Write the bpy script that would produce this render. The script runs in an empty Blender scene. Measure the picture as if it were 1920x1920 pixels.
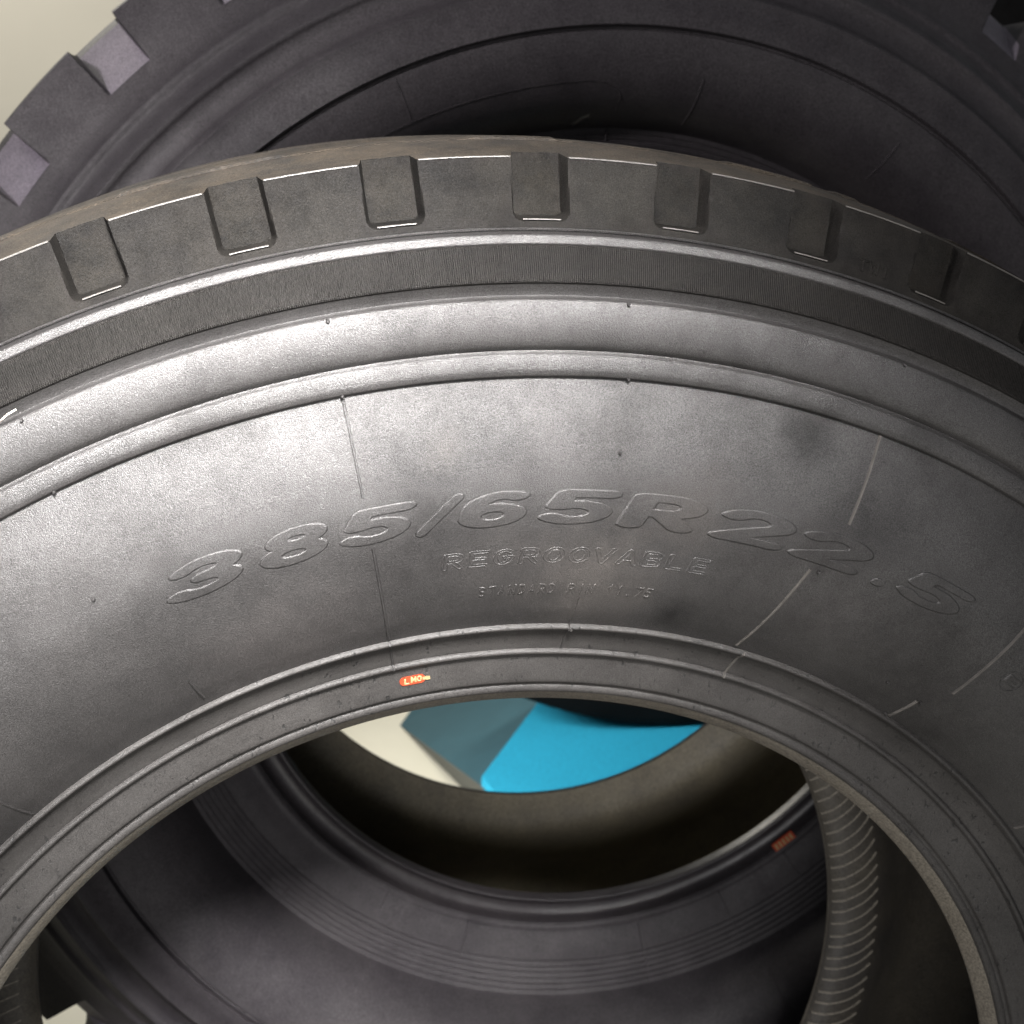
import bpy, math, random
import numpy as np

random.seed(7)
rng = np.random.default_rng(11)
scene = bpy.context.scene
col = scene.collection
R = math.radians
H = 1.0782                                   # camera height above the floor (m)

# ------------------------------------------------------------------ camera
cam_d = bpy.data.cameras.new('camera')
cam = bpy.data.objects.new('camera', cam_d)
col.objects.link(cam)
cam.location = (0, 0, H)
cam.rotation_euler = (R(90 - 15.26), 0, R(-10.698))
cam_d.sensor_width = 36
cam_d.lens = 36 * 2574.8 / 1920
cam_d.clip_start = 0.01
cam_d.clip_end = 50
cam_d.dof.use_dof = True
cam_d.dof.focus_distance = 0.56
cam_d.dof.aperture_fstop = 19
scene.camera = cam

# ------------------------------------------------------------------ world + lamps
world = bpy.data.worlds.new('World')
scene.world = world
world.use_nodes = True
bg = world.node_tree.nodes['Background']
bg.inputs[0].default_value = (0.92, 0.95, 1.0, 1)
bg.inputs[1].default_value = 0.30


def area_lamp(name, loc, target, size, power, colour, spread=180):
    d = bpy.data.lights.new(name, 'AREA')
    d.shape = 'DISK'
    d.size = size
    d.energy = power
    d.color = colour
    d.spread = R(spread)
    o = bpy.data.objects.new(name, d)
    col.objects.link(o)
    o.location = loc
    v = [target[i] - loc[i] for i in range(3)]
    import mathutils
    o.rotation_euler = mathutils.Vector(v).to_track_quat('-Z', 'Y').to_euler()
    return o


area_lamp('shop_lamp', (0.03, -0.36, H + 0.58), (-0.02, 0.55, H - 0.13), 0.26, 5.7, (1.0, 0.97, 0.95), 29)
area_lamp('front_fill', (-0.30, -1.0, H - 0.30), (-0.10, 0.7, H - 0.40), 0.9, 27, (1.0, 0.97, 0.97))
area_lamp('side_lamp', (-0.78, 0.30, H + 0.42), (0.12, 0.98, H + 0.06), 0.12, 2.6, (1.0, 0.93, 0.94), 62)
area_lamp('hall_lamp', (-0.9, 2.5, H + 1.3), (0.2, 2.9, 0.6), 0.6, 42, (1.0, 0.95, 0.84), 170)
area_lamp('low_fill', (-0.60, 1.42, H - 0.10), (0.45, 1.90, 0.19), 0.35, 4.5, (1.0, 0.97, 0.90), 60)  # unseen fill, added to brighten the blue platform

scene.view_settings.view_transform = 'Standard'
scene.view_settings.look = 'None'
scene.view_settings.exposure = 0.0
scene.view_settings.gamma = 1.0
scene.view_settings.use_curve_mapping = False


# ------------------------------------------------------------------ materials
def new_mat(name):
    m = bpy.data.materials.new(name)
    m.use_nodes = True
    nt = m.node_tree
    nt.nodes.clear()
    out = nt.nodes.new('ShaderNodeOutputMaterial')
    b = nt.nodes.new('ShaderNodeBsdfPrincipled')
    nt.links.new(b.outputs[0], out.inputs[0])
    return m, nt, b


def noise(nt, co, scale, detail=4, rough=0.6):
    n = nt.nodes.new('ShaderNodeTexNoise')
    n.inputs['Scale'].default_value = scale
    n.inputs['Detail'].default_value = detail
    n.inputs['Roughness'].default_value = rough
    nt.links.new(co, n.inputs['Vector'])
    return n.outputs[0]


def ramp(nt, fac, stops):
    r = nt.nodes.new('ShaderNodeValToRGB')
    e = r.color_ramp.elements
    e[0].position, e[0].color = stops[0][0], (*stops[0][1], 1)
    e[1].position, e[1].color = stops[-1][0], (*stops[-1][1], 1)
    for p, c in stops[1:-1]:
        x = e.new(p)
        x.color = (*c, 1)
    nt.links.new(fac, r.inputs[0])
    return r.outputs[0]


def mixc(nt, fac, a, b, mode='MIX'):
    m = nt.nodes.new('ShaderNodeMix')
    m.data_type = 'RGBA'
    m.blend_type = mode
    for sock, v in ((m.inputs[0], fac), (m.inputs[6], a), (m.inputs[7], b)):
        if isinstance(v, (int, float)):
            sock.default_value = v
        elif isinstance(v, tuple):
            sock.default_value = (*v, 1)
        else:
            nt.links.new(v, sock)
    return m.outputs[2]


def g3(v):
    return (v, v, v)


def rubber(name, base, dust, dust_lo, dust_hi, rough, bump=0.15, pits=False, grain=900.0, spec=0.5, dscale=9.0, spots=()):
    """moulded rubber: base colour with drifting patches of pale dust and a fine skin grain"""
    m, nt, b = new_mat(name)
    tc = nt.nodes.new('ShaderNodeTexCoord').outputs['Object']
    n1 = noise(nt, tc, dscale, 12, 0.74)
    f = ramp(nt, n1, [(0.35, g3(dust_lo)), (0.70, g3(dust_hi))])
    c = mixc(nt, f, base, dust)
    dull = None
    for (px, pz, rad, scol, amt) in spots:               # hand smudges: ragged patches of dust or grime
        mp = nt.nodes.new('ShaderNodeMapping')
        mp.inputs['Location'].default_value = (-px / rad, 0, -pz / rad)
        mp.inputs['Scale'].default_value = (1 / rad, 0.0, 1 / rad)
        nt.links.new(tc, mp.inputs[0])
        ln = nt.nodes.new('ShaderNodeVectorMath')
        ln.operation = 'LENGTH'
        nt.links.new(mp.outputs[0], ln.inputs[0])
        ad = nt.nodes.new('ShaderNodeMath')
        ad.operation = 'MULTIPLY_ADD'
        nt.links.new(noise(nt, tc, 55.0, 9, 0.75), ad.inputs[0])
        ad.inputs[1].default_value = 2.2
        nt.links.new(ln.outputs['Value'], ad.inputs[2])
        mk = ramp(nt, ad.outputs[0], [(0.0, g3(amt)), (1.0, g3(0.0))])
        sc = nt.nodes.new('ShaderNodeMath')
        sc.operation = 'MULTIPLY_ADD'
        nt.links.new(ad.outputs[0], sc.inputs[0])
        sc.inputs[1].default_value = 0.8
        sc.inputs[2].default_value = -0.75
        nt.links.new(sc.outputs[0], mk.node.inputs[0])
        c = mixc(nt, mk, c, scol)
        dull = mk if dull is None else mixc(nt, 1.0, dull, mk, 'ADD')
    n2 = noise(nt, tc, grain, 2, 0.7)
    f2 = ramp(nt, n2, [(0.30, g3(0.45)), (0.70, g3(1.6))])
    c = mixc(nt, 1.0, c, f2, 'MULTIPLY')
    n3 = noise(nt, tc, 1500.0, 3, 0.8)
    rr = ramp(nt, n3, [(0.3, g3(max(0.05, rough - 0.12))), (0.7, g3(min(1, rough + 0.16)))])
    height = n2
    if pits:
        v = nt.nodes.new('ShaderNodeTexNoise')
        v.inputs['Scale'].default_value = 330.0
        v.inputs['Detail'].default_value = 1.5
        mp = nt.nodes.new('ShaderNodeMapping')
        mp.inputs['Scale'].default_value = (1.5, 1.0, 0.7)
        nt.links.new(tc, mp.inputs[0])
        nt.links.new(mp.outputs[0], v.inputs['Vector'])
        area = ramp(nt, noise(nt, tc, 14.0, 2), [(0.33, g3(0.2)), (0.5, g3(1.0))])
        pm0 = ramp(nt, v.outputs[0], [(0.65, g3(0.0)), (0.72, g3(0.85))])
        pm = mixc(nt, 1.0, pm0, area, 'MULTIPLY')
        c = mixc(nt, pm, c, (0.006, 0.006, 0.006))
        sub = nt.nodes.new('ShaderNodeMath')
        sub.operation = 'MULTIPLY_ADD'
        nt.links.new(pm, sub.inputs[0])
        sub.inputs[1].default_value = -2.0
        nt.links.new(n2, sub.inputs[2])
        height = sub.outputs[0]
    nt.links.new(c, b.inputs['Base Color'])
    nt.links.new(rr, b.inputs['Roughness'])
    n4 = noise(nt, tc, 17.0, 9, 0.78)
    sp = ramp(nt, n4, [(0.36, g3(spec * 0.62)), (0.52, g3(spec)), (0.68, g3(spec * 1.15))])
    if dull is not None:
        sp = mixc(nt, dull, sp, (0.12, 0.12, 0.12))
    gr = ramp(nt, noise(nt, tc, 1700.0, 2, 0.8), [(0.30, g3(0.45)), (0.72, g3(1.6))])
    sp = mixc(nt, 1.0, sp, gr, 'MULTIPLY')
    nt.links.new(sp, b.inputs['Specular IOR Level'])
    bp = nt.nodes.new('ShaderNodeBump')
    bp.inputs['Strength'].default_value = bump
    bp.inputs['Distance'].default_value = 0.0006
    nt.links.new(height, bp.inputs['Height'])
    nt.links.new(bp.outputs[0], b.inputs['Normal'])
    return m


def plain(name, c, rough=0.6, var=0.12, scale=30.0, bump=0.05, spec=0.4):
    m, nt, b = new_mat(name)
    tc = nt.nodes.new('ShaderNodeTexCoord').outputs['Object']
    n = noise(nt, tc, scale, 5)
    f = ramp(nt, n, [(0.3, g3(1 - var)), (0.7, g3(1 + var))])
    cc = mixc(nt, 1.0, c, f, 'MULTIPLY')
    nt.links.new(cc, b.inputs['Base Color'])
    b.inputs['Roughness'].default_value = rough
    b.inputs['Specular IOR Level'].default_value = spec
    bp = nt.nodes.new('ShaderNodeBump')
    bp.inputs['Strength'].default_value = bump
    bp.inputs['Distance'].default_value = 0.001
    nt.links.new(noise(nt, tc, scale * 14, 3), bp.inputs['Height'])
    nt.links.new(bp.outputs[0], b.inputs['Normal'])
    return m


M_SIDE = rubber('rubber_sidewall', (0.009, 0.0085, 0.0085), (0.024, 0.0226, 0.0222), 0.0, 0.9, 0.44, 0.50, grain=2000.0, spots=[(.036, .892, .034, (.050, .046, .043), .75), (.075, .925, .022, (.034, .031, .029), .7), (.128, .955, .017, (.006, .0056, .0056), .8), (.075, .872, .013, (.005, .005, .005), .8), (.155, .915, .030, (.007, .0066, .0068), .7), (-.095, .862, .040, (.036, .033, .032), .6), (-.03, .955, .012, (.05, .047, .045), .5), (.0, .905, .03, (.03, .028, .027), .5)])
M_BEAD = rubber('rubber_bead', (0.011, 0.0102, 0.0098), (0.032, 0.030, 0.0285), 0.0, 0.8, 0.56, 0.35, pits=True, grain=2300.0, spec=0.36)
M_BASE = rubber('rubber_bead_base', (0.060, 0.053, 0.043), (0.10, 0.09, 0.073), 0.2, 0.9, 0.5, 0.2)
M_SHLD = rubber('rubber_shoulder', (0.0030, 0.0028, 0.0027), (0.0125, 0.0114, 0.0100), 0.0, 0.95, 0.70, 0.30, dscale=22.0, grain=2300.0, spec=0.09)
M_TREAD = rubber('rubber_tread_dusty', (0.006, 0.0052, 0.0045), (0.027, 0.0208, 0.0142), 0.0, 0.95, 0.75, 0.3, dscale=30.0, spec=0.2)
M_POCK = rubber('rubber_pocket_darker', (0.003, 0.0028, 0.0026), (0.0115, 0.0102, 0.0085), 0.0, 0.9, 0.72, 0.35, dscale=60.0, grain=2300.0, spec=0.10)  # shoulder rubber made slightly darker for the pocket floors
M_KNURL = rubber('rubber_knurled', (0.0065, 0.0062, 0.0059), (0.0140, 0.0130, 0.0120), 0.0, 0.8, 0.66, 0.1, spec=0.08)
M_LINER = rubber('rubber_inner_liner', (0.020, 0.018, 0.016), (0.048, 0.042, 0.031), 0.0, 0.9, 0.6, 0.2)
M_LRIB = rubber('rubber_liner_rib', (0.12, 0.108, 0.088), (0.22, 0.20, 0.165), 0.1, 0.9, 0.55, 0.2)
M_T2 = rubber('rubber_rear_tyre', (0.012, 0.0106, 0.0122), (0.028, 0.0255, 0.0270), 0.0, 0.7, 0.56, 0.25, spec=0.22)
M_T2BEAD = rubber('rubber_rear_bead', (0.012, 0.0105, 0.012), (0.026, 0.023, 0.024), 0.0, 0.7, 0.36, 0.15)
M_T2NOTCH = rubber('rubber_rear_notch_lit', (0.065, 0.058, 0.070), (0.105, 0.094, 0.110), 0.0, 0.9, 0.7, 0.2, spec=0.2)
M_T2LIN = rubber('rubber_rear_liner', (0.12, 0.108, 0.084), (0.22, 0.195, 0.135), 0.0, 0.9, 0.6, 0.2)
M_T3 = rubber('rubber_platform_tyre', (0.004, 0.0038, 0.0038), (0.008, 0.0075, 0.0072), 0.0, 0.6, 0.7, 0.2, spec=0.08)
M_WALL = plain('wall_paint', (0.40, 0.38, 0.335), 0.75, 0.04, 3.0)
M_FLOOR = plain('floor_cream', (0.62, 0.60, 0.51), 0.55, 0.05, 5.0)
M_BLUE = plain('blue_carpet', (0.022, 0.30, 0.48), 0.85, 0.30, 420.0, 0.5, 0.1)
M_SKIRT = plain('skirt_shade_teal', (0.020, 0.066, 0.088), 0.6, 0.08, 20.0)  # shade on the platform side put into the colour
M_SKIRT2 = plain('skirt_deep_shade', (0.035, 0.042, 0.042), 0.6, 0.08, 20.0)  # deeper shade of the lower skirt face, painted as a darker colour
M_FLASH_HILITE = plain('pale_flash_and_highlight', (0.050, 0.0465, 0.0425), 0.5, 0.35, 140.0)  # pale mould flash, and edge highlights painted as pale ridges
M_ORANGE = plain('orange_paint', (0.20, 0.028, 0.010), 0.4, 0.08, 300.0)
M_CREAM = plain('cream_print', (0.20, 0.145, 0.07), 0.45, 0.05, 200.0)
M_HAIR = plain('pale_rubber', (0.45, 0.42, 0.36), 0.4, 0.05)


# ------------------------------------------------------------------ helpers
def mesh_obj(name, verts, faces, mat, parent=None, smooth=True, sharp=38, mats=None, midx=None):
    me = bpy.data.meshes.new(name)
    v = np.asarray(verts, dtype=np.float32).reshape(-1, 3)
    f = np.asarray(faces, dtype=np.int32)
    if f.ndim == 2 and f.dtype != object:
        n, k = f.shape
        me.vertices.add(len(v))
        me.vertices.foreach_set('co', v.ravel())
        me.loops.add(n * k)
        me.loops.foreach_set('vertex_index', f.ravel())
        me.polygons.add(n)
        me.polygons.foreach_set('loop_start', np.arange(0, n * k, k, dtype=np.int32))
        me.update(calc_edges=True)
        me.validate()
    if mats:
        for m in mats:
            me.materials.append(m)
        if midx is not None:
            me.polygons.foreach_set('material_index', np.asarray(midx, dtype=np.int32))
    else:
        me.materials.append(mat)
    if smooth:
        me.shade_smooth()
        if sharp:
            me.set_sharp_from_angle(angle=R(sharp))
    o = bpy.data.objects.new(name, me)
    col.objects.link(o)
    if parent is not None:
        o.parent = parent
    return o


def poly_obj(name, verts, faces, mat, parent=None):
    me = bpy.data.meshes.new(name)
    me.from_pydata([tuple(v) for v in verts], [], [tuple(f) for f in faces])
    me.materials.append(mat)
    me.update()
    o = bpy.data.objects.new(name, me)
    col.objects.link(o)
    if parent is not None:
        o.parent = parent
    return o


def tag(o, label, cat=None, group=None, kind=None):
    if label:
        o['label'] = label
    if cat:
        o['category'] = cat
    if group:
        o['group'] = group
    if kind:
        o['kind'] = kind
    return o


def smooth_profile(pts, step=0.0012):
    """Catmull-Rom through (r, y) points; returns dense array"""
    p = np.array(pts, float)
    q = np.vstack([2 * p[0] - p[1], p, 2 * p[-1] - p[-2]])
    out = []
    for i in range(1, len(q) - 2):
        a, b, c, d = q[i - 1], q[i], q[i + 1], q[i + 2]
        n = max(1, int(np.linalg.norm(c - b) / step))
        # centripetal-ish tangents limited so that short segments do not overshoot
        L = np.linalg.norm(c - b)
        m1 = (c - a) / (np.linalg.norm(c - b) + np.linalg.norm(b - a)) * L
        m2 = (d - b) / (np.linalg.norm(d - c) + np.linalg.norm(c - b)) * L
        for k in range(n):
            t = k / n
            h = (2*t**3 - 3*t**2 + 1) * b + (t**3 - 2*t**2 + t) * m1 + (-2*t**3 + 3*t**2) * c + (t**3 - t**2) * m2
            out.append(h)
    out.append(p[-1])
    return np.array(out)


class Tyre:
    """local frame: axis along Y, base of the tread at the origin, (r, theta, Y) -> xyz; theta clockwise from the top"""

    def __init__(self, name, cx, yc, zbase, rout):
        self.root = bpy.data.objects.new(name, None)
        col.objects.link(self.root)
        self.root.location = (cx, yc, zbase)
        self.yc, self.ro = yc, rout

    warp = 0.0

    def P(self, r, th, Y):
        if self.warp:
            w = np.clip((Y - self.yc - .05) / .03, 0, 1) * np.clip((.345 - r) / .05, 0, 1) * self.warp
            r = r - w
            return np.stack([r * np.sin(th) + w, Y - self.yc, r * np.cos(th) + self.ro], -1)
        return np.stack([r * np.sin(th), Y - self.yc, r * np.cos(th) + self.ro], -1)

    def grid(self, name, Rg, Tg, Yg, mat, closed=True, sharp=38, parent=None, flip=False):
        """Rg, Tg, Yg: (rows, cols) arrays"""
        nr, nc = Rg.shape
        V = self.P(Rg, Tg, Yg).reshape(-1, 3)
        i = np.arange(nr - 1)[:, None]
        j = np.arange(nc if closed else nc - 1)[None, :]
        a = i * nc + j
        b = i * nc + (j + 1) % nc
        F = np.stack(np.broadcast_arrays(a, b, b + nc, a + nc), -1).reshape(-1, 4)
        if flip:
            F = F[:, ::-1]
        return mesh_obj(name, V, F, mat, parent or self.root, sharp=sharp)

    def lathe(self, name, prof, mat, cols=720, sharp=38, flip=False):
        prof = np.asarray(prof)
        th = np.linspace(0, 2 * math.pi, cols, endpoint=False)
        Rg = np.repeat(prof[:, :1], cols, 1)
        Yg = np.repeat(prof[:, 1:], cols, 1)
        Tg = np.repeat(th[None, :], len(prof), 0)
        return self.grid(name, Rg, Tg, Yg, mat, True, sharp, flip=flip)

    def ridge(self, name, pts, Yof, width, height, mat, parent=None):
        """thin moulded ridge along a list of (theta_deg, r) points lying on the surface Yof(r)"""
        p = np.array(pts, float)
        th = np.radians(p[:, 0])
        xz = np.stack([p[:, 1] * np.sin(th), p[:, 1] * np.cos(th)], -1)
        d = np.gradient(xz, axis=0)
        d /= np.linalg.norm(d, axis=1)[:, None]
        nrm = np.stack([-d[:, 1], d[:, 0]], -1)
        V = []
        for off, hh in ((-1, -0.0003), (-0.45, height * 0.9), (0.45, height * 0.9), (1, -0.0003)):
            q = xz + nrm * off * width / 2
            r = np.hypot(q[:, 0], q[:, 1])
            V.append(np.stack([q[:, 0], Yof(r) - hh - self.yc, q[:, 1] + self.ro], -1))
        V = np.array(V)
        n = len(p)
        F = []
        for k in range(3):
            for i in range(n - 1):
                F.append((k*n+i, k*n+i+1, (k+1)*n+i+1, (k+1)*n+i))
        return mesh_obj(name, V.reshape(-1, 3), F, mat, parent or self.root, sharp=50)

    def nub(self, name, th_deg, r, Yof, mat, rad=0.0008, hgt=0.0016):
        th = R(th_deg)
        c = np.array([r * math.sin(th), float(Yof(r)) - self.yc, r * math.cos(th) + self.ro])
        V, F = [], []
        k = 7
        for lvl, (rr, hh) in enumerate(((1.15, -0.0004), (0.95, hgt * 0.6), (0.5, hgt))):
            for i in range(k):
                a = 2 * math.pi * i / k
                V.append(c + np.array([rad * rr * math.cos(a), -hh, rad * rr * math.sin(a)]))
        for l in range(2):
            for i in range(k):
                F.append((l*k+i, l*k+(i+1) % k, (l+1)*k+(i+1) % k, (l+1)*k+i))
        F.append(tuple(2*k+i for i in range(k)))
        return poly_obj(name, V, F, mat, self.root)


# ------------------------------------------------------------------ stroke lettering
def arc(cx, cy, rx, ry, a0, a1, n=14):
    return [(cx + rx * math.cos(R(a0 + (a1 - a0) * i / n)), cy + ry * math.sin(R(a0 + (a1 - a0) * i / n))) for i in range(n + 1)]


# glyphs in a box 0.62 wide and 1 high (stroke centre lines)
A_ = 0.62
GL = {
    '3': [arc(.30, .72, .26, .21, 150, -90), arc(.30, .28, .28, .22, 90, -155)],
    '8': [arc(.31, .73, .23, .19, 0, 360, 24), arc(.31, .28, .27, .22, 0, 360, 24)],
    '5': [[(.58, .94), (.12, .94), (.07, .56)], [(.07, .56)] + arc(.29, .34, .29, .26, 120, -145)],
    '/': [(.05, .02), (.55, .98)],
    '6': [arc(.31, .32, .26, .25, 0, 360, 24), [(.05, .34)] + arc(.36, .56, .31, .38, 180, 60)],
    'R': [[(.06, .04), (.06, .94)], [(.06, .94), (.32, .94)] + arc(.34, .70, .22, .24, 85, -85) + [(.06, .46)], [(.30, .46), (.56, .04)]],
    '2': [arc(.31, .70, .25, .24, 165, -30) + [(.08, .06), (.58, .06)]],
    '.': [[(.20, .06), (.34, .06)]],
    'E': [[(.55, .94), (.06, .94), (.06, .06), (.55, .06)], [(.06, .5), (.48, .5)]],
    'G': [arc(.31, .5, .27, .44, 50, 345, 22) + [(.57, .48), (.36, .48)]],
    'O': [arc(.31, .5, .27, .44, 0, 360, 26)],
    'V': [[(.03, .94), (.31, .06), (.59, .94)]],
    'A': [[(.03, .06), (.31, .94), (.59, .06)], [(.14, .36), (.48, .36)]],
    'B': [[(.06, .06), (.06, .94), (.32, .94)] + arc(.33, .72, .21, .22, 85, -85) + [(.06, .5)], [(.33, .5)] + arc(.33, .28, .24, .22, 85, -85) + [(.06, .06)]],
    'L': [[(.06, .94), (.06, .06), (.55, .06)]],
    'S': [arc(.31, .72, .24, .22, 40, 260) + arc(.31, .28, .25, .22, 85, -140)],
    'T': [[(.02, .94), (.60, .94)], [(.31, .94), (.31, .04)]],
    'N': [[(.06, .04), (.06, .94), (.56, .06), (.56, .96)]],
    'D': [[(.06, .06), (.06, .94), (.28, .94)] + arc(.28, .5, .29, .44, 88, -88) + [(.06, .06)]],
    'I': [[(.31, .04), (.31, .96)]],
    'M': [[(.04, .04), (.06, .94), (.31, .30), (.56, .94), (.58, .04)]],
    'W': [[(.02, .94), (.16, .06), (.31, .70), (.46, .06), (.60, .94)]],
    '1': [[(.16, .74), (.34, .94), (.34, .04)]],
    '7': [[(.04, .94), (.58, .94), (.24, .04)]],
    'K': [[(.06, .04), (.06, .96)], [(.56, .94), (.08, .44)], [(.22, .58), (.58, .04)]],
}


def seg_dist(X, Y, strokes):
    D = np.full(X.shape, 9.0)
    for s in strokes:
        for (x0, y0), (x1, y1) in zip(s[:-1], s[1:]):
            dx, dy = x1 - x0, y1 - y0
            L2 = dx * dx + dy * dy + 1e-12
            t = np.clip(((X - x0) * dx + (Y - y0) * dy) / L2, 0, 1)
            D = np.minimum(D, np.hypot(X - x0 - t * dx, Y - y0 - t * dy))
    return D


def word_mesh(ty, name, glyphs, Yof, half, height, edge, grid, shear, mat, outline=None, parent=None):
    """glyphs: (char, theta0, theta1, r0, r1) each filling that slot; raised relief mesh on the tyre surface"""
    AV, AF, base = [], [], 0
    for ch, t0, t1, r0, r1 in glyphs:
        st = GL[ch]
        if isinstance(st[0], tuple):
            st = [st]
        rm = (r0 + r1) / 2
        hgt = r1 - r0
        wid = (R(t1) - R(t0)) * rm
        sl = shear * hgt
        gw = max(0.002, wid - sl)                  # width without slant
        pad = half * hgt * 1.1
        s = np.arange(-pad - sl, wid + pad + sl, grid)
        t = np.arange(-pad, hgt + pad, grid)
        S, T = np.meshgrid(s, t)
        v = T / hgt
        u = (S - shear * T) / gw * A_
        # keep stroke inside the slot
        cx = A_ / 2
        uu = cx + (u - cx) * (1 + 0.0)
        D = seg_dist(uu, v, st)
        e = edge / hgt
        k = np.clip((half - D) / e + 0.5, 0, 1)
        k = k * k * (3 - 2 * k)
        if outline:
            k2 = np.clip((half - outline - D) / e + 0.5, 0, 1)
            k = k - 0.75 * k2 * k2 * (3 - 2 * k2)
        th = R(t0) + S / rm
        rr = r0 + T
        Yv = Yof(rr) + 0.00025 - k * (height + 0.00025)
        V = ty.P(rr, th, Yv).reshape(-1, 3)
        nr, nc = S.shape
        i = np.arange(nr - 1)[:, None]
        j = np.arange(nc - 1)[None, :]
        a = i * nc + j
        F = np.stack(np.broadcast_arrays(a, a + 1, a + 1 + nc, a + nc), -1).reshape(-1, 4)
        keep = (k > 0.0).ravel()[F].any(1)
        F = F[keep]
        used = np.unique(F)
        remap = np.full(len(V), -1)
        remap[used] = np.arange(len(used))
        AV.append(V[used])
        AF.append(remap[F] + base)
        base += len(used)
    return mesh_obj(name, np.vstack(AV), np.vstack(AF), mat, parent or ty.root, sharp=None)


# ================================================================== the setting
def flat_box(name, x0, x1, y0, y1, z0, z1, mat, parent=None):
    V = [(x, y, z) for z in (z0, z1) for y in (y0, y1) for x in (x0, x1)]
    F = [(0, 2, 3, 1), (4, 5, 7, 6), (0, 1, 5, 4), (2, 6, 7, 3), (0, 4, 6, 2), (1, 3, 7, 5)]
    return poly_obj(name, V, F, mat, parent)


fl = poly_obj('floor', [(-4, -3, 0), (5, -3, 0), (5, 3.6, 0), (-4, 3.6, 0)], [(0, 1, 2, 3)], M_FLOOR)
tag(fl, 'cream floor under the tyres', kind='structure')
wl = flat_box('wall', -4, 5, 3.6, 3.75, -0.02, 2.7, M_WALL)
tag(wl, 'plain cream wall behind the tyres', kind='structure')

# ================================================================== front tyre
X1, Y1C, RO1 = 0.1040, 0.708, 0.5397
T1 = Tyre('truck_tyre', X1, Y1C, 0.0, RO1)
tag(T1.root, 'grey dusty truck tyre in front, raised lettering on its sidewall and pockets along its shoulder', 'tyre', 'truck tyres standing one behind another')
YM = 2 * Y1C
T1.warp = 0.010


def mirror(p):
    p = np.array(p, float)
    q = p[::-1].copy()
    q[:, 1] = YM - q[:, 1]
    return q


side_pts = [(.3285, .5688), (.3315, .5660), (.340, .5592), (.355, .5502), (.372, .5432), (.390, .5383), (.406, .5375), (.425, .5393), (.4438, .5436)]
side = smooth_profile(side_pts)
rib = np.vstack([smooth_profile([(.4441, .5437), (.4446, .5422), (.4452, .5413)], .0003),
                 smooth_profile([(.4456, .5411), (.4475, .5406), (.4500, .5407), (.4522, .5411), (.4538, .5417), (.4546, .5426)], .0005),
                 smooth_profile([(.4554, .5430), (.4562, .5420), (.4575, .5409), (.4600, .5401), (.464, .5397), (.468, .5398), (.4718, .5403), (.4745, .5410), (.4757, .5415), (.4763, .5424), (.4767, .5438)], .0005),
                 smooth_profile([(.4775, .5445), (.4790, .5440), (.4812, .5428), (.4821, .5422)], .0005)])
full_side = np.vstack([side, rib])
bead_out = np.vstack([smooth_profile([(.2868, .5906), (.2874, .5893), (.2888, .5884), (.2905, .5883)], .0005),
                      smooth_profile([(.2912, .5886), (.2925, .5880), (.2935, .5860), (.298, .5846), (.304, .5832), (.3085, .5820), (.3092, .5816)], .0006),
                      smooth_profile([(.3096, .5796), (.3103, .5784), (.3113, .5780), (.3122, .5784), (.3129, .5792)], .0003),
                      smooth_profile([(.3135, .5788), (.317, .5770), (.321, .5744), (.3240, .5722), (.3245, .5716)], .0006),
                      smooth_profile([(.3250, .5696), (.3257, .5682), (.3266, .5676), (.3275, .5679), (.3285, .5688)], .0003)])
base_in = np.array([(.2790 + .0018, .6010), (.2803, .5990), (.2808, .5973), (.2868, .5906)])

# dense lookup of the outer face for things moulded onto it
_all = np.vstack([bead_out, full_side])
_o = np.argsort(_all[:, 0])


def Y1(r):
    return np.interp(r, _all[_o, 0], _all[_o, 1])


T1.lathe('sidewall', full_side, M_SIDE, 900, 40)
T1.lathe('bead', bead_out, M_BEAD, 900, 40)
T1.lathe('bead_base', base_in, M_BASE, 720, 40)

# knurled band: 3600 fine radial ribs
NK = 3600
kr = np.array([.4821, .4828, .4835, .486, .490, .4935, .4962, .4970])
kY = np.array([.5422, .5412, .5408, .5420, .5439, .5459, .5474, .5480])
ph = np.linspace(0, 2 * math.pi, NK * 4, endpoint=False)
wave = np.tile(np.array([0.0, 1.0, 1.0, 0.0]), NK)
amp = np.array([0, 0, 1, 1, 1, 1, 1, 0]) * 0.00060
Rg = np.repeat(kr[:, None], NK * 4, 1)
Tg = np.repeat(ph[None], len(kr), 0)
Yg = kY[:, None] - amp[:, None] * wave[None] + amp[:, None]
kb = T1.grid('knurled_band', Rg, Tg, Yg, M_KNURL, True, 30)
T1.lathe('rim_line', np.vstack([smooth_profile([(.4970, .5480), (.4976, .5476), (.4988, .5478), (.5000, .5482), (.5008, .5486), (.5013, .5493), (.5016, .5514)], .0003),
                                smooth_profile([(.5017, .5535), (.5021, .5545), (.5024, .5538), (.5029, .5536), (.5034, .5543)], .0003)]), M_SIDE, 900, 40)

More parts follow.
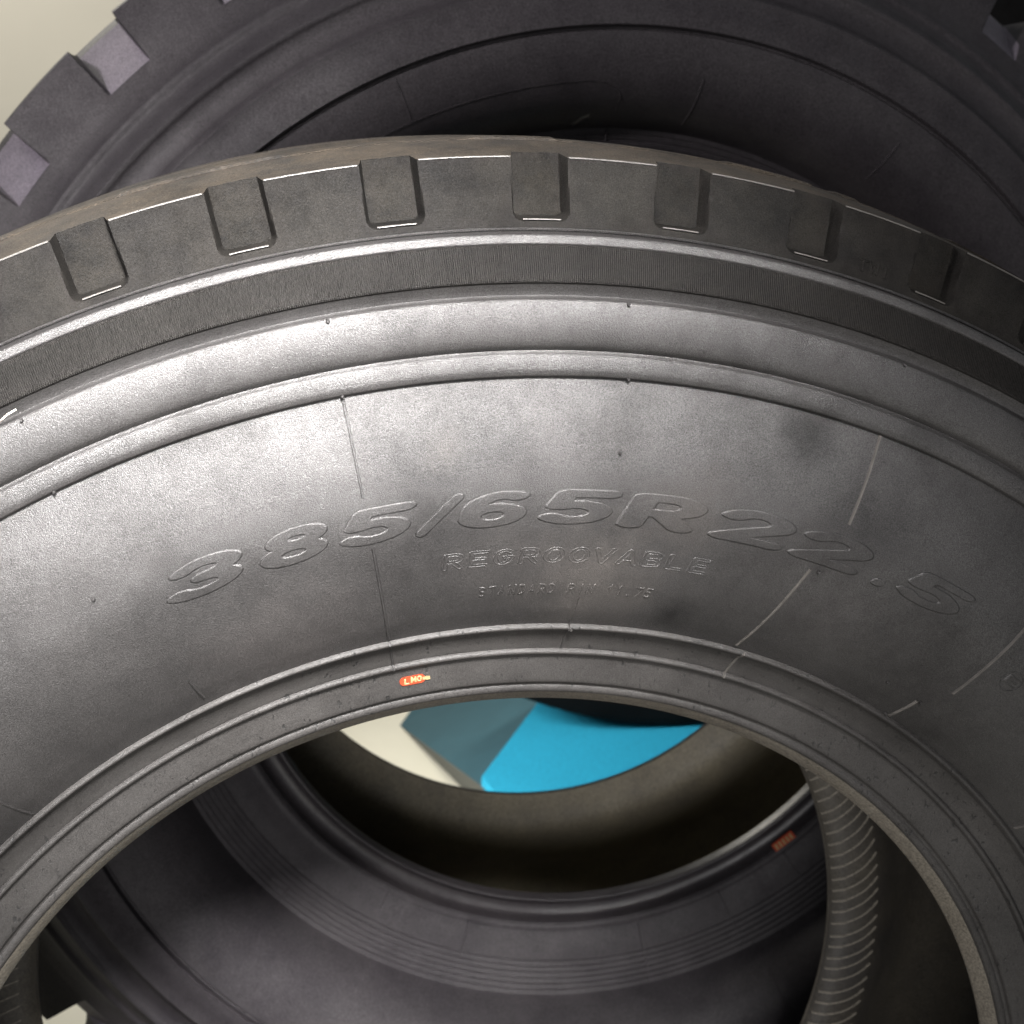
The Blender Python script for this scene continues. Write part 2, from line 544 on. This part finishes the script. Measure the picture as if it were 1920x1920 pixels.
# shoulder face and tread with 54 moulded pockets
NP, PITCH, PC = 54, 360 / 54, 1.50
half_cols = [0, .25, .55, .8, .92, 1.0, 1.06, 1.10, 1.14, 1.18, 1.22, 1.27, 1.34, 1.5, 1.8, 2.2, 2.7, 3.1]
offs = sorted(set([-x for x in half_cols] + half_cols))
thd = np.array([PC + PITCH * k + o for k in range(NP) for o in offs])
thr = np.radians(thd)
rel = np.tile(np.array(offs), NP)
sr = np.concatenate([[.5034, .5042, .5050], np.arange(.5054, .5105, .0005), np.arange(.5115, .5300, .0016), [.5304, .5310, .5312]])
face = np.interp(sr, [.5034, .5045, .5312], [.5543, .5549, .5641])
Rg = np.repeat(sr[:, None], len(thr), 1)
Tg = np.repeat(thr[None], len(sr), 0)
Sx = np.abs(rel)[None] * (math.pi / 180) * Rg
bx_half, bot = 0.0108, 0.5070
rc = 0.0030
qx = Sx - (bx_half - rc)
qy = (bot + rc) - Rg
sdf = np.hypot(np.maximum(qx, 0), np.maximum(qy, 0)) + np.minimum(np.maximum(qx, qy), 0) - rc
mask = np.clip(0.5 - sdf / 0.0016, 0, 1)
DEP = 0.0095
tilt = 1.0 + 0.0 * rel[None]
Yg = np.repeat(face[:, None], len(thr), 1) + DEP * mask * tilt
# the pocket floor runs out into the tread surface
rise = np.clip((sr - .5230) / (.5312 - .5230), 0, 1)[:, None]
top_r = np.interp(Yg[-1], [.5641, .600, .6140], [.5312, .5371, .5389])[None]
Rg = Rg + rise * (top_r - .5312)
ts = T1.grid('tread_shoulder', Rg, Tg, Yg, M_SHLD, True, 30)
ts.data.materials.append(M_POCK)
pk = mask > .9
pq = (pk[:-1] & np.roll(pk, -1, 1)[:-1] & pk[1:] & np.roll(pk, -1, 1)[1:]).reshape(-1)
ts.data.polygons.foreach_set('material_index', pq.astype(np.int32)[:len(ts.data.polygons)])
ty_ = np.array([.5641, .5652, .5665, .568, .5692, .5705, .573, .578, .586, .594, .600, .6040, .6044, .606, .6095, .6100, .614, .640, .67, .68, .682, .69, .70, .708])
tr_ = np.interp(ty_, [.5641, .600, .6140, .66, .708], [.5312, .5371, .5389, .5396, .5397])
crown = np.vstack([np.stack([tr_, ty_], -1), mirror(np.stack([tr_, ty_], -1))[1:]])
Yg = np.repeat(crown[:, 1:], len(thr), 1)
msk = mask[-1][None]
Yn = np.where(Yg < .60, np.maximum(Yg, .5641 + DEP * msk + (Yg - .5641) * 0.15), Yg)
Rg = np.interp(Yn, crown[:, 1], crown[:, 0])
# three shallow zig-zag grooves round the crown and a ragged parting step near the shoulder
zig = 0.006 * np.sign(np.sin(thr * 54 + .7))
for gc in (.640, .708, .776):
    g = np.clip((0.006 - np.abs(Yn - gc)) / 0.001, 0, 1)
    Rg = Rg - 0.010 * g
stp = np.where(np.sin(thr * 27 + 1.1) + 0.6 * np.sin(thr * 61 + .3) > 0.1, 1.0, 0.25)[None]
Rg = Rg + np.where((Yn > .6042) & (Yn < .6098), 0.0011 * stp, 0)
T1.grid('tread', Rg, np.repeat(thr[None], len(crown), 0), Yn, M_TREAD, True, 30)

# rear shoulder, rear sidewall, rear bead, inner liner
rear = np.vstack([mirror([(.3285, .5612), (.345, .5540), (.372, .5440), (.40, .5400), (.43, .5415), (.4534, .5380), (.4756, .5400), (.4821, .5416), (.5014, .5514), (.5034, .5543), (.5312, .5641)])])
T1.lathe('rear_sidewall', rear, M_SIDE, 360, 40)
rb = mirror(np.array([(.2868, .5906), (.2888, .5884), (.2935, .5868), (.3092, .5853), (.3133, .5818), (.3285, .5612)]))
T1.lathe('rear_bead', rb, M_BEAD, 480, 40)
T1.lathe('rear_bead_base', mirror([(.2808, .6000), (.2808, .5973), (.2868, .5906)]), M_BASE, 720, 40)
liner_half = smooth_profile([(.2808, .6000), (.2830, .6040), (.290, .6075), (.300, .6085), (.311, .6070), (.325, .5980), (.345, .5800), (.370, .5650), (.40, .5590), (.44, .5590), (.475, .5680), (.500, .5860), (.515, .6150), (.520, .66), (.521, .708)], .004)
liner = np.vstack([liner_half, mirror(liner_half)[1:]])
T1.lathe('inner_liner', liner, M_LINER, 480, None, flip=True)


def Y1rear(r):
    return YM - np.interp(r, [.2808, .2830, .290, .300, .311, .325, .345], [.6000, .6040, .6075, .6085, .6070, .5980, .5800])


# slanted vent ribs on the inside of the rear bead (one mesh shared by all)
nrib = 190
T1.warp = 0.0
rr_ = np.linspace(.2825, .3125, 9)
tt_ = -((rr_ - .2825) / .030) * 1.7 - ((rr_ - .2825) / .030) ** 3 * 1.4
ribm = None
for k in range(nrib):
    if ribm is None:
        n = len(rr_)
        V = []
        for off, hh in ((-1, -.0004), (-.4, .0009), (.4, .0009), (1, -.0004)):
            th = np.radians(tt_) + off * 0.0007 / rr_
            V.append(T1.P(rr_ - .009 * np.clip((.345 - rr_) / .05, 0, 1), th, Y1rear(rr_) - hh) - np.array([0.0, 0, RO1]))
        V = np.array(V).reshape(-1, 3)
        F = [(q*n+i, q*n+i+1, (q+1)*n+i+1, (q+1)*n+i) for q in range(3) for i in range(n - 1)]
        o = mesh_obj('liner_rib', V, F, M_LRIB, T1.root, sharp=60)
        ribm = o.data
    else:
        o = bpy.data.objects.new('liner_rib', ribm)
        col.objects.link(o)
        o.parent = T1.root
    o.location = (.0085, 0, RO1)
    o.rotation_euler = (0, 2 * math.pi * k / nrib + R(rng.uniform(-.15, .15)), 0)

# lettering
size = [('3', -21.9, -16.6), ('8', -16.1, -11.3), ('5', -11.2, -6.3), ('/', -6.6, -3.2), ('6', -4.0, 0.9), ('5', 1.1, 6.2), ('R', 6.3, 12.0), ('2', 12.3, 18.1), ('2', 18.0, 23.8), ('.', 23.9, 27.0), ('5', 26.3, 31.6)]
word_mesh(T1, 'size_marking', [(c, a + .5, b - .2, .3835, .3975) for c, a, b in size], Y1, 0.135, 0.00058, 0.0005, 0.00025, 0.42, M_SIDE)
w = 'REGROOVABLE'
stepd = (13.75 + 4.9) / len(w)
word_mesh(T1, 'regroovable_marking', [(c, -4.9 + i * stepd + .1, -4.9 + (i + 1) * stepd - .18, .3642, .3715) for i, c in enumerate(w)], Y1, 0.105, 0.00040, 0.0005, 0.00022, 0.15, M_SIDE, outline=0.05)
w = 'STANDARD RIM 11.75'
stepd = (10.5 + 2.4) / len(w)
word_mesh(T1, 'rim_marking', [(c, -2.4 + i * stepd + .05, -2.4 + (i + 1) * stepd - .13, .3475, .3528) for i, c in enumerate(w) if c != ' '], Y1, 0.10, 0.00028, 0.0005, 0.00020, 0.05, M_SIDE)


def Yshoulder(r):
    return np.interp(r, [.5034, .5045, .5312], [.5543, .5549, .5641])


word_mesh(T1, 'wear_marking', [(c, 17.35 + i * .62, 17.35 + i * .62 + .5, .5072, .5120) for i, c in enumerate('TWI')], Yshoulder, 0.10, 0.0006, 0.0005, 0.0002, 0.0, M_SHLD)

# painted highlights: thin pale ridges along each shoulder block edge and each pocket foot (shared meshes turned round the axis)
T1.ro = 0.0
hl_top = T1.ridge('edge_highlight', [(PC + t, .5311) for t in np.linspace(1.32, PITCH - 1.32, 9)], Yshoulder, .0008, .0004, M_FLASH_HILITE)
hl_foot = T1.ridge('pocket_highlight', [(PC + t, .5067) for t in np.linspace(-.88, .88, 7)], Yshoulder, .0007, .0004, M_FLASH_HILITE)
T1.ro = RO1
for src in (hl_top, hl_foot):
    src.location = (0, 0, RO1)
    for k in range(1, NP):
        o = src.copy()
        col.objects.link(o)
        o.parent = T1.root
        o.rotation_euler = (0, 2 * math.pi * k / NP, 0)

# approval roundel on the right of the sidewall
arcp = [(38.6 + math.degrees(.0052 * math.sin(a) / .3765), .3765 + .0052 * math.cos(a)) for a in np.linspace(0, 2 * math.pi, 30)]
T1.ridge('approval_roundel', arcp, Y1, 0.0009, 0.0003, M_SIDE)
word_mesh(T1, 'approval_number', [('E', 38.05, 39.1, .3745, .3790)], Y1, 0.10, 0.0003, 0.0005, 0.0002, 0.0, M_SIDE)

# radial mould flash lines
for th, r0, r1, wd in ((-9.08, .4035, .4442, .0010), (-9.06, .3295, .3805, .0012), (21.3, .4036, .4442, .0009), (20.3, .3300, .3790, .0009), (5.2, .3130, .3460, .0010), (-23.4, .3330, .3462, .0010),
                       (36.2, .3555, .4420, .0010), (34.9, .3285, .3430, .0010), (-9.05, .3105, .3280, .0010), (-39, .33, .40, .001), (52, .33, .444, .001), (-55, .33, .444, .001), (20.2, .3105, .3280, .0008)):
    rs = np.linspace(r0, r1, 14)
    dt = -1.1 * (1 - (rs - r0) / (r1 - r0)) if abs(th - 20.3) < .01 else 0 * rs
    T1.ridge('mould_line', [(th + .0 + d, r) for r, d in zip(rs, dt)], Y1, wd * (1.35 if th < 15 else 1.6), 0.0008 if th < 15 else 0.0011, M_SIDE if th < 15 else M_FLASH_HILITE)
for th, r in ((-9.08, .4751), (-9.09, .4447), (5.6, .4752), (20.8, .4756), (-24.3, .4447), (5.98, .4145), (-25.3, .4005), (6.08, .4447), (-23.9, .4749), (31.7, .3433), (35.2, .3432), (34.5, .3288), (20.9, .379), (5.3, .326), (-40, .4447), (40, .4751)):
    T1.nub('vent_nub', th, r, Y1, M_SIDE)

# pale spew hair near the left edge
hp = [T1.P(r, R(t), float(Y1(r)) - h) for t, r, h in ((-25.0, .4775, .001), (-24.6, .4786, .0045), (-24.2, .4796, .006), (-23.8, .4799, .006))]
V, F = [], []
for i, p in enumerate(hp):
    for a in range(5):
        V.append(p + 0.00035 * np.array([math.cos(a * 2 * math.pi / 5), 0, math.sin(a * 2 * math.pi / 5)]))
for i in range(len(hp) - 1):
    for a in range(5):
        F.append((i*5+a, i*5+(a+1) % 5, (i+1)*5+(a+1) % 5, (i+1)*5+a))
poly_obj('spew_hair', V, F, M_HAIR, T1.root)


def capsule(ty, name, t0, t1, r0, r1, Yof, hgt, mat, parent=None, sl=0.0, n=10, square=False):
    """slightly raised capsule or rectangle lying on the surface"""
    rm, rh = (r0 + r1) / 2, (r1 - r0) / 2
    L = R(t1 - t0) * rm
    pts = []
    if square:
        for sx, sy in ((0, -1), (1, -1), (1, 1), (0, 1)):
            pts.append((sx * L, sy * rh))
    else:
        for i in range(n + 1):
            a = -math.pi / 2 + math.pi * i / n
            pts.append((L - rh + rh * math.cos(a), rh * math.sin(a)))
        for i in range(n + 1):
            a = math.pi / 2 + math.pi * i / n
            pts.append((rh + rh * math.cos(a), rh * math.sin(a)))
    V = []
    for h in (-.0004, hgt):
        for s, t in pts:
            r = rm + t + sl * (s / L - .5)
            V.append(ty.P(r, R(t0) + s / rm, float(Yof(r)) - h))
    k = len(pts)
    F = [(i, (i + 1) % k, k + (i + 1) % k, k + i) for i in range(k)] + [tuple(range(k, 2 * k))]
    return poly_obj(name, V, F, mat, parent or ty.root)


st = capsule(T1, 'orange_label', -8.75, -6.5, .2998, .3043, Y1, .0006, M_ORANGE)
tag(st, 'small orange label with cream marks on the bead')
capsule(T1, 'label_tail', -6.75, -6.1, .3012, .3026, Y1, .0010, M_CREAM, st, square=True, sl=-.0004)
off_ = lambda r: Y1(r) - .0007
word_mesh(T1, 'label_marking', [('L', -8.35, -7.95, .3005, .3032)], off_, .13, .0002, .0003, .00012, .1, M_CREAM, parent=st)
word_mesh(T1, 'label_marking', [('M', -7.75, -7.3, .3009, .3036), ('O', -7.25, -6.85, .3009, .3036)], off_, .13, .0002, .0003, .00012, .1, M_CREAM, parent=st)

# ================================================================== rear tyre
X2, Z2, Y2C, RO2 = 0.2590, H - 0.3510, 1.128, 0.5505
ZB2 = Z2 - RO2
T2 = Tyre('lug_tyre', X2, Y2C, ZB2, RO2)
tag(T2.root, 'dark lug-tread tyre standing close behind the front tyre, deep notches at its shoulder', 'tyre', 'truck tyres standing one behind another')
YM = 2 * Y2C
T2.root.rotation_euler = (R(-1.5), 0, 0)
T2.root.location.y -= .0144
side2 = np.vstack([
    smooth_profile([(.3010, .0 + 1.0235), (.3030, 1.0212), (.3045, 1.0204), (.3065, 1.0207), (.312, 1.0185), (.320, 1.0150), (.3285, 1.0120)], .0012),
])
rings = []
for k in range(6):
    r0 = .3290 + k * .0041
    y0 = 1.0118 - k * .0021
    rings += [(r0, y0), (r0 + .0005, y0 + .0006), (r0 + .0012, y0 + .0004), (r0 + .0017, y0 - .0008), (r0 + .0042, y0 - .0020)]
side2 = np.vstack([side2, np.array(rings),
    smooth_profile([(.3545, .9990), (.362, .9800), (.372, .9640), (.385, .9530), (.400, .9465), (.413, .9435), (.4166, .9432)], .002),
    smooth_profile([(.4170, .9436), (.4180, .9452), (.4192, .9446), (.4200, .9400)], .0006),
    smooth_profile([(.4206, .9394), (.428, .9400), (.438, .9420), (.4440, .9424), (.4462, .9422), (.4480, .9440), (.452, .9490), (.460, .9530), (.4665, .9530), (.4690, .9515), (.4710, .9515), (.4735, .9545), (.479, .9620), (.484, .9660), (.4870, .9662), (.4890, .9668), (.493, .9710), (.500, .9760), (.506, .9790)], .0012)])
T2.lathe('sidewall', side2, M_T2, 720, 38)
_s2 = side2[np.argsort(side2[:, 0])]


def Y2(r):
    return np.interp(r, _s2[:, 0], _s2[:, 1])


b2 = np.vstack([smooth_profile([(.2800, 1.0360), (.2812, 1.0300), (.2825, 1.0278), (.2842, 1.0280), (.2856, 1.0300)], .0006),
                smooth_profile([(.2862, 1.0330), (.289, 1.0350), (.294, 1.0350), (.2985, 1.0320), (.3010, 1.0235)], .0008)])
T2.lathe('bead', b2, M_T2BEAD, 720, 40)
lin2 = smooth_profile([(.2800, 1.0360), (.285, 1.044), (.305, 1.050), (.34, 1.030), (.40, .970), (.45, .968), (.49, .995), (.515, 1.04), (.521, Y2C)], .006)
mb = mirror(np.vstack([smooth_profile([(.2812, 1.0290), (.2860, 1.0270), (.31, 1.0150), (.36, .990), (.417, .9450), (.47, .9530), (.506, .9790)], .004)]))
lin2b = mirror(lin2)
lin2b[-3:, 1] = np.minimum(lin2b[-3:, 1], 1.2266)
lin2b[-1] = (.2740, 1.2200)
T2.lathe('inner_liner', np.vstack([lin2, lin2b[1:]]), M_T2LIN, 360, None, flip=True)
T2.lathe('rear_bead_base', [(.2740, 1.2200), (.2745, 1.2266), (.282, 1.2300), (.310, 1.2410), (.31, 1.241)], M_T2BEAD, 480, 40)
T2.lathe('rear_sidewall', mb[mb[:, 0] >= .309] if True else mb, M_T2, 240, 40)

# lugged shoulder and tread: 33 deep scalloped notches
NP2, PIT2, PC2 = 33, 360 / 33, -40.6
hc = [0, .8, 1.5, 1.75, 1.9, 1.97, 2.03, 2.1, 2.3, 3, 4, 5.2]
of2 = sorted(set([-x for x in hc] + hc))
th2 = np.radians(np.array([PC2 + PIT2 * k + o for k in range(NP2) for o in of2]))
rel2 = np.tile(np.array(of2), NP2)
ADD = .007
tp = np.vstack([np.array([(.506, .9790), (.5075, .9797), (.5085, .9802), (.5095, .9806), (.512, .9815), (.520, .985), (.530, .989), (.538, .9920), (.5400, .9930), (.5412, .9950)]),
                np.array([(.5418, .998), (.5424, 1.004), (.5430, 1.012), (.5433, 1.02), (.5434, 1.030), (.5435, 1.040), (.5435, 1.05), (.5435, 1.0505), (.5330, 1.0515), (.5330, 1.0595), (.5435, 1.0605), (.5435, 1.09), (.5435, Y2C)])])
tp[:, 0] += ADD * np.clip((tp[:, 0] - .512) / .02, 0, 1)
tp = np.vstack([tp, mirror(tp)[1:]])
m2 = np.clip(0.5 - (np.abs(rel2) - 2.0) / 0.12, 0, 1)[None]
Rg = np.repeat(tp[:, :1], len(th2), 1)
Yg = np.repeat(tp[:, 1:], len(th2), 1)
floor_r = .5085 + np.clip((np.minimum(Yg, YM - Yg) - .9800) * 0.62, 0, 1)
Rcut = np.minimum(Rg, floor_r)
Rg = Rg * (1 - m2) + Rcut * m2
matidx = (m2[0] > .5)
tb = T2.grid('tread', Rg, np.repeat(th2[None], len(tp), 0), Yg, M_T2, True, 30)
# notch floors take a paler rubber: their lit look is put into the colour
tb.data.materials.append(M_T2NOTCH)
nc = len(th2)
cutm = (np.repeat(tp[:, :1], nc, 1) - Rcut > .0004) & (m2 > .5)
idx = np.zeros(len(tb.data.polygons), dtype=np.int32)
nr = len(tp)
q = cutm[:-1] & np.roll(cutm, -1, 1)[:-1] & cutm[1:] & np.roll(cutm, -1, 1)[1:]
idx[:] = q.reshape(-1)[:len(idx)].astype(np.int32)
tb.data.polygons.foreach_set('material_index', idx)

# raised plate outline on the sidewall above the front tyre
pl = [(-38, .385)] + [(t, .3850) for t in np.linspace(-30, -3.6, 20)] + [(-3.6 + 3.9 * math.sin(a), .3722 + .0128 * math.cos(a)) for a in np.linspace(.2, math.pi / 2, 8)] + [(.3, .366), (.32, .355), (.32, .345)]
T2.ridge('plate_outline', pl, Y2, .0014, .0006, M_T2)
for th, r0, r1 in ((145.6, .3050, .352), (157.9, .3050, .352), (172.0, .3050, .353), (-146, .3050, .32), (-160, .305, .333), (-132.7, .341, .357), (-147, .351, .369), (156.6, .352, .393), (-22.3, .386, .416), (110, .305, .36), (-110, .305, .36), (-2, .305, .35), (8.6, .36, .39), (31, .37, .40)):
    T2.ridge('mould_line', [(th, r) for r in np.linspace(r0, r1, 16)], Y2, .0016, .0007, M_T2)
lab = T2.ridge('tread_arrow', [(-4.2, .357), (-3.4, .3605), (-2.6, .363)], Y2, .004, .0008, M_T2BEAD)

tag(capsule(T2, 'orange_label', 142.4, 146.5, .2980, .3025, lambda r: np.interp(r, [.295, .3050], [1.0310, 1.0195]), .0012, M_ORANGE, square=True), 'small orange label with cream bars on the bead')
st2 = [o for o in T2.root.children if o.name.startswith('orange_label')][0]
for k in range(5):
    a = 142.8 + k * .74
    capsule(T2, 'label_bar', a, a + .36, .2986, .3018, lambda r: np.interp(r, [.295, .3050], [1.0310, 1.0195]), .0019, M_CREAM, st2, square=True)


T3 = Tyre('platform_tyre', 0.675, 2.03, ZB2, 0.70)
tag(T3.root, 'dark tyre standing on the blue platform, only its foot seen through both holes', 'tyre')
T3.root.location.y -= .016
pts3 = [(.36, 1.96), (.42, 1.940), (.50, 1.926), (.58, 1.924), (.64, 1.925), (.655, 1.925)]
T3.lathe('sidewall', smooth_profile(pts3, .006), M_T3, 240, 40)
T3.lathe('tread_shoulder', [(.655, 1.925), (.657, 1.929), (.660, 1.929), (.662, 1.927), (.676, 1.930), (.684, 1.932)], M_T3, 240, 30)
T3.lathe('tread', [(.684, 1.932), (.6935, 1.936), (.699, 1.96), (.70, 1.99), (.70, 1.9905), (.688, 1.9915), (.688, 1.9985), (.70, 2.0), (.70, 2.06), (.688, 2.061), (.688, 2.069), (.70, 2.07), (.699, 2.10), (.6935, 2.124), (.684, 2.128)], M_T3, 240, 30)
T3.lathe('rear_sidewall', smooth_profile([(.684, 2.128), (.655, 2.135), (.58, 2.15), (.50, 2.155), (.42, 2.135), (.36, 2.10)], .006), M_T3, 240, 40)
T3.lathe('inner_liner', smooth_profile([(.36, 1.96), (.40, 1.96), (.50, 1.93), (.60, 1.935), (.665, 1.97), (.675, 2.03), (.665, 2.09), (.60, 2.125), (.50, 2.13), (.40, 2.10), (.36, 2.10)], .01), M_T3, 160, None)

# low plinth that lifts the rear tyre
pr = bpy.data.objects.new('display_plinth', None)
col.objects.link(pr)
pr.location = (X2, Y2C, 0)
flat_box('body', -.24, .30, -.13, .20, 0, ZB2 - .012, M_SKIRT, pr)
flat_box('top', -.245, .305, -.135, .205, ZB2 - .012, ZB2, M_BLUE, pr)
tag(pr, 'low plinth under the rear lug tyre, hidden behind the front tyre', 'plinth')

# blue platform with sloping skirts beyond
pf = bpy.data.objects.new('display_platform', None)
col.objects.link(pf)
pf.location = (0.9, 2.3, 0)
o3 = np.array([0.9, 2.3, 0])
zt = ZB2
v1 = np.array([.297, 1.811])
d0 = np.array([.436, 2.069]) - v1
d2 = np.array([.311, 1.748]) - v1
top = [v1 + d0 * 4.2, v1, v1 + d2 * 4.0, np.array([1.7, 1.56]), np.array([1.7, 2.9])]
w1 = np.array([.238, 2.409])
dl = (np.array([.281, 2.510]) - w1)
dr = (np.array([.300, 2.185]) - w1)
basep = [w1 + dl / np.linalg.norm(dl) * .9, w1, w1 + dr / np.linalg.norm(dr) * .60]
T_ = [np.array([p[0], p[1], zt]) - o3 for p in top]
B_ = [np.array([p[0], p[1], 0.0]) - o3 for p in basep]
n = len(T_)
lo = [p - np.array([0, 0, .015]) for p in T_]
poly_obj('top', T_ + lo, [tuple(range(n))[::-1]] + [(i, (i + 1) % n, n + (i + 1) % n, n + i) for i in range(n)], M_BLUE, pf)
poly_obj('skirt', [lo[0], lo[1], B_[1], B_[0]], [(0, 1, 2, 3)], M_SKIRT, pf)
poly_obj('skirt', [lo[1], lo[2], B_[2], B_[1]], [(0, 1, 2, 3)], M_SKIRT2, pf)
tag(pf, 'bright blue angular platform with dark sloping skirts, seen through the holes', 'platform')
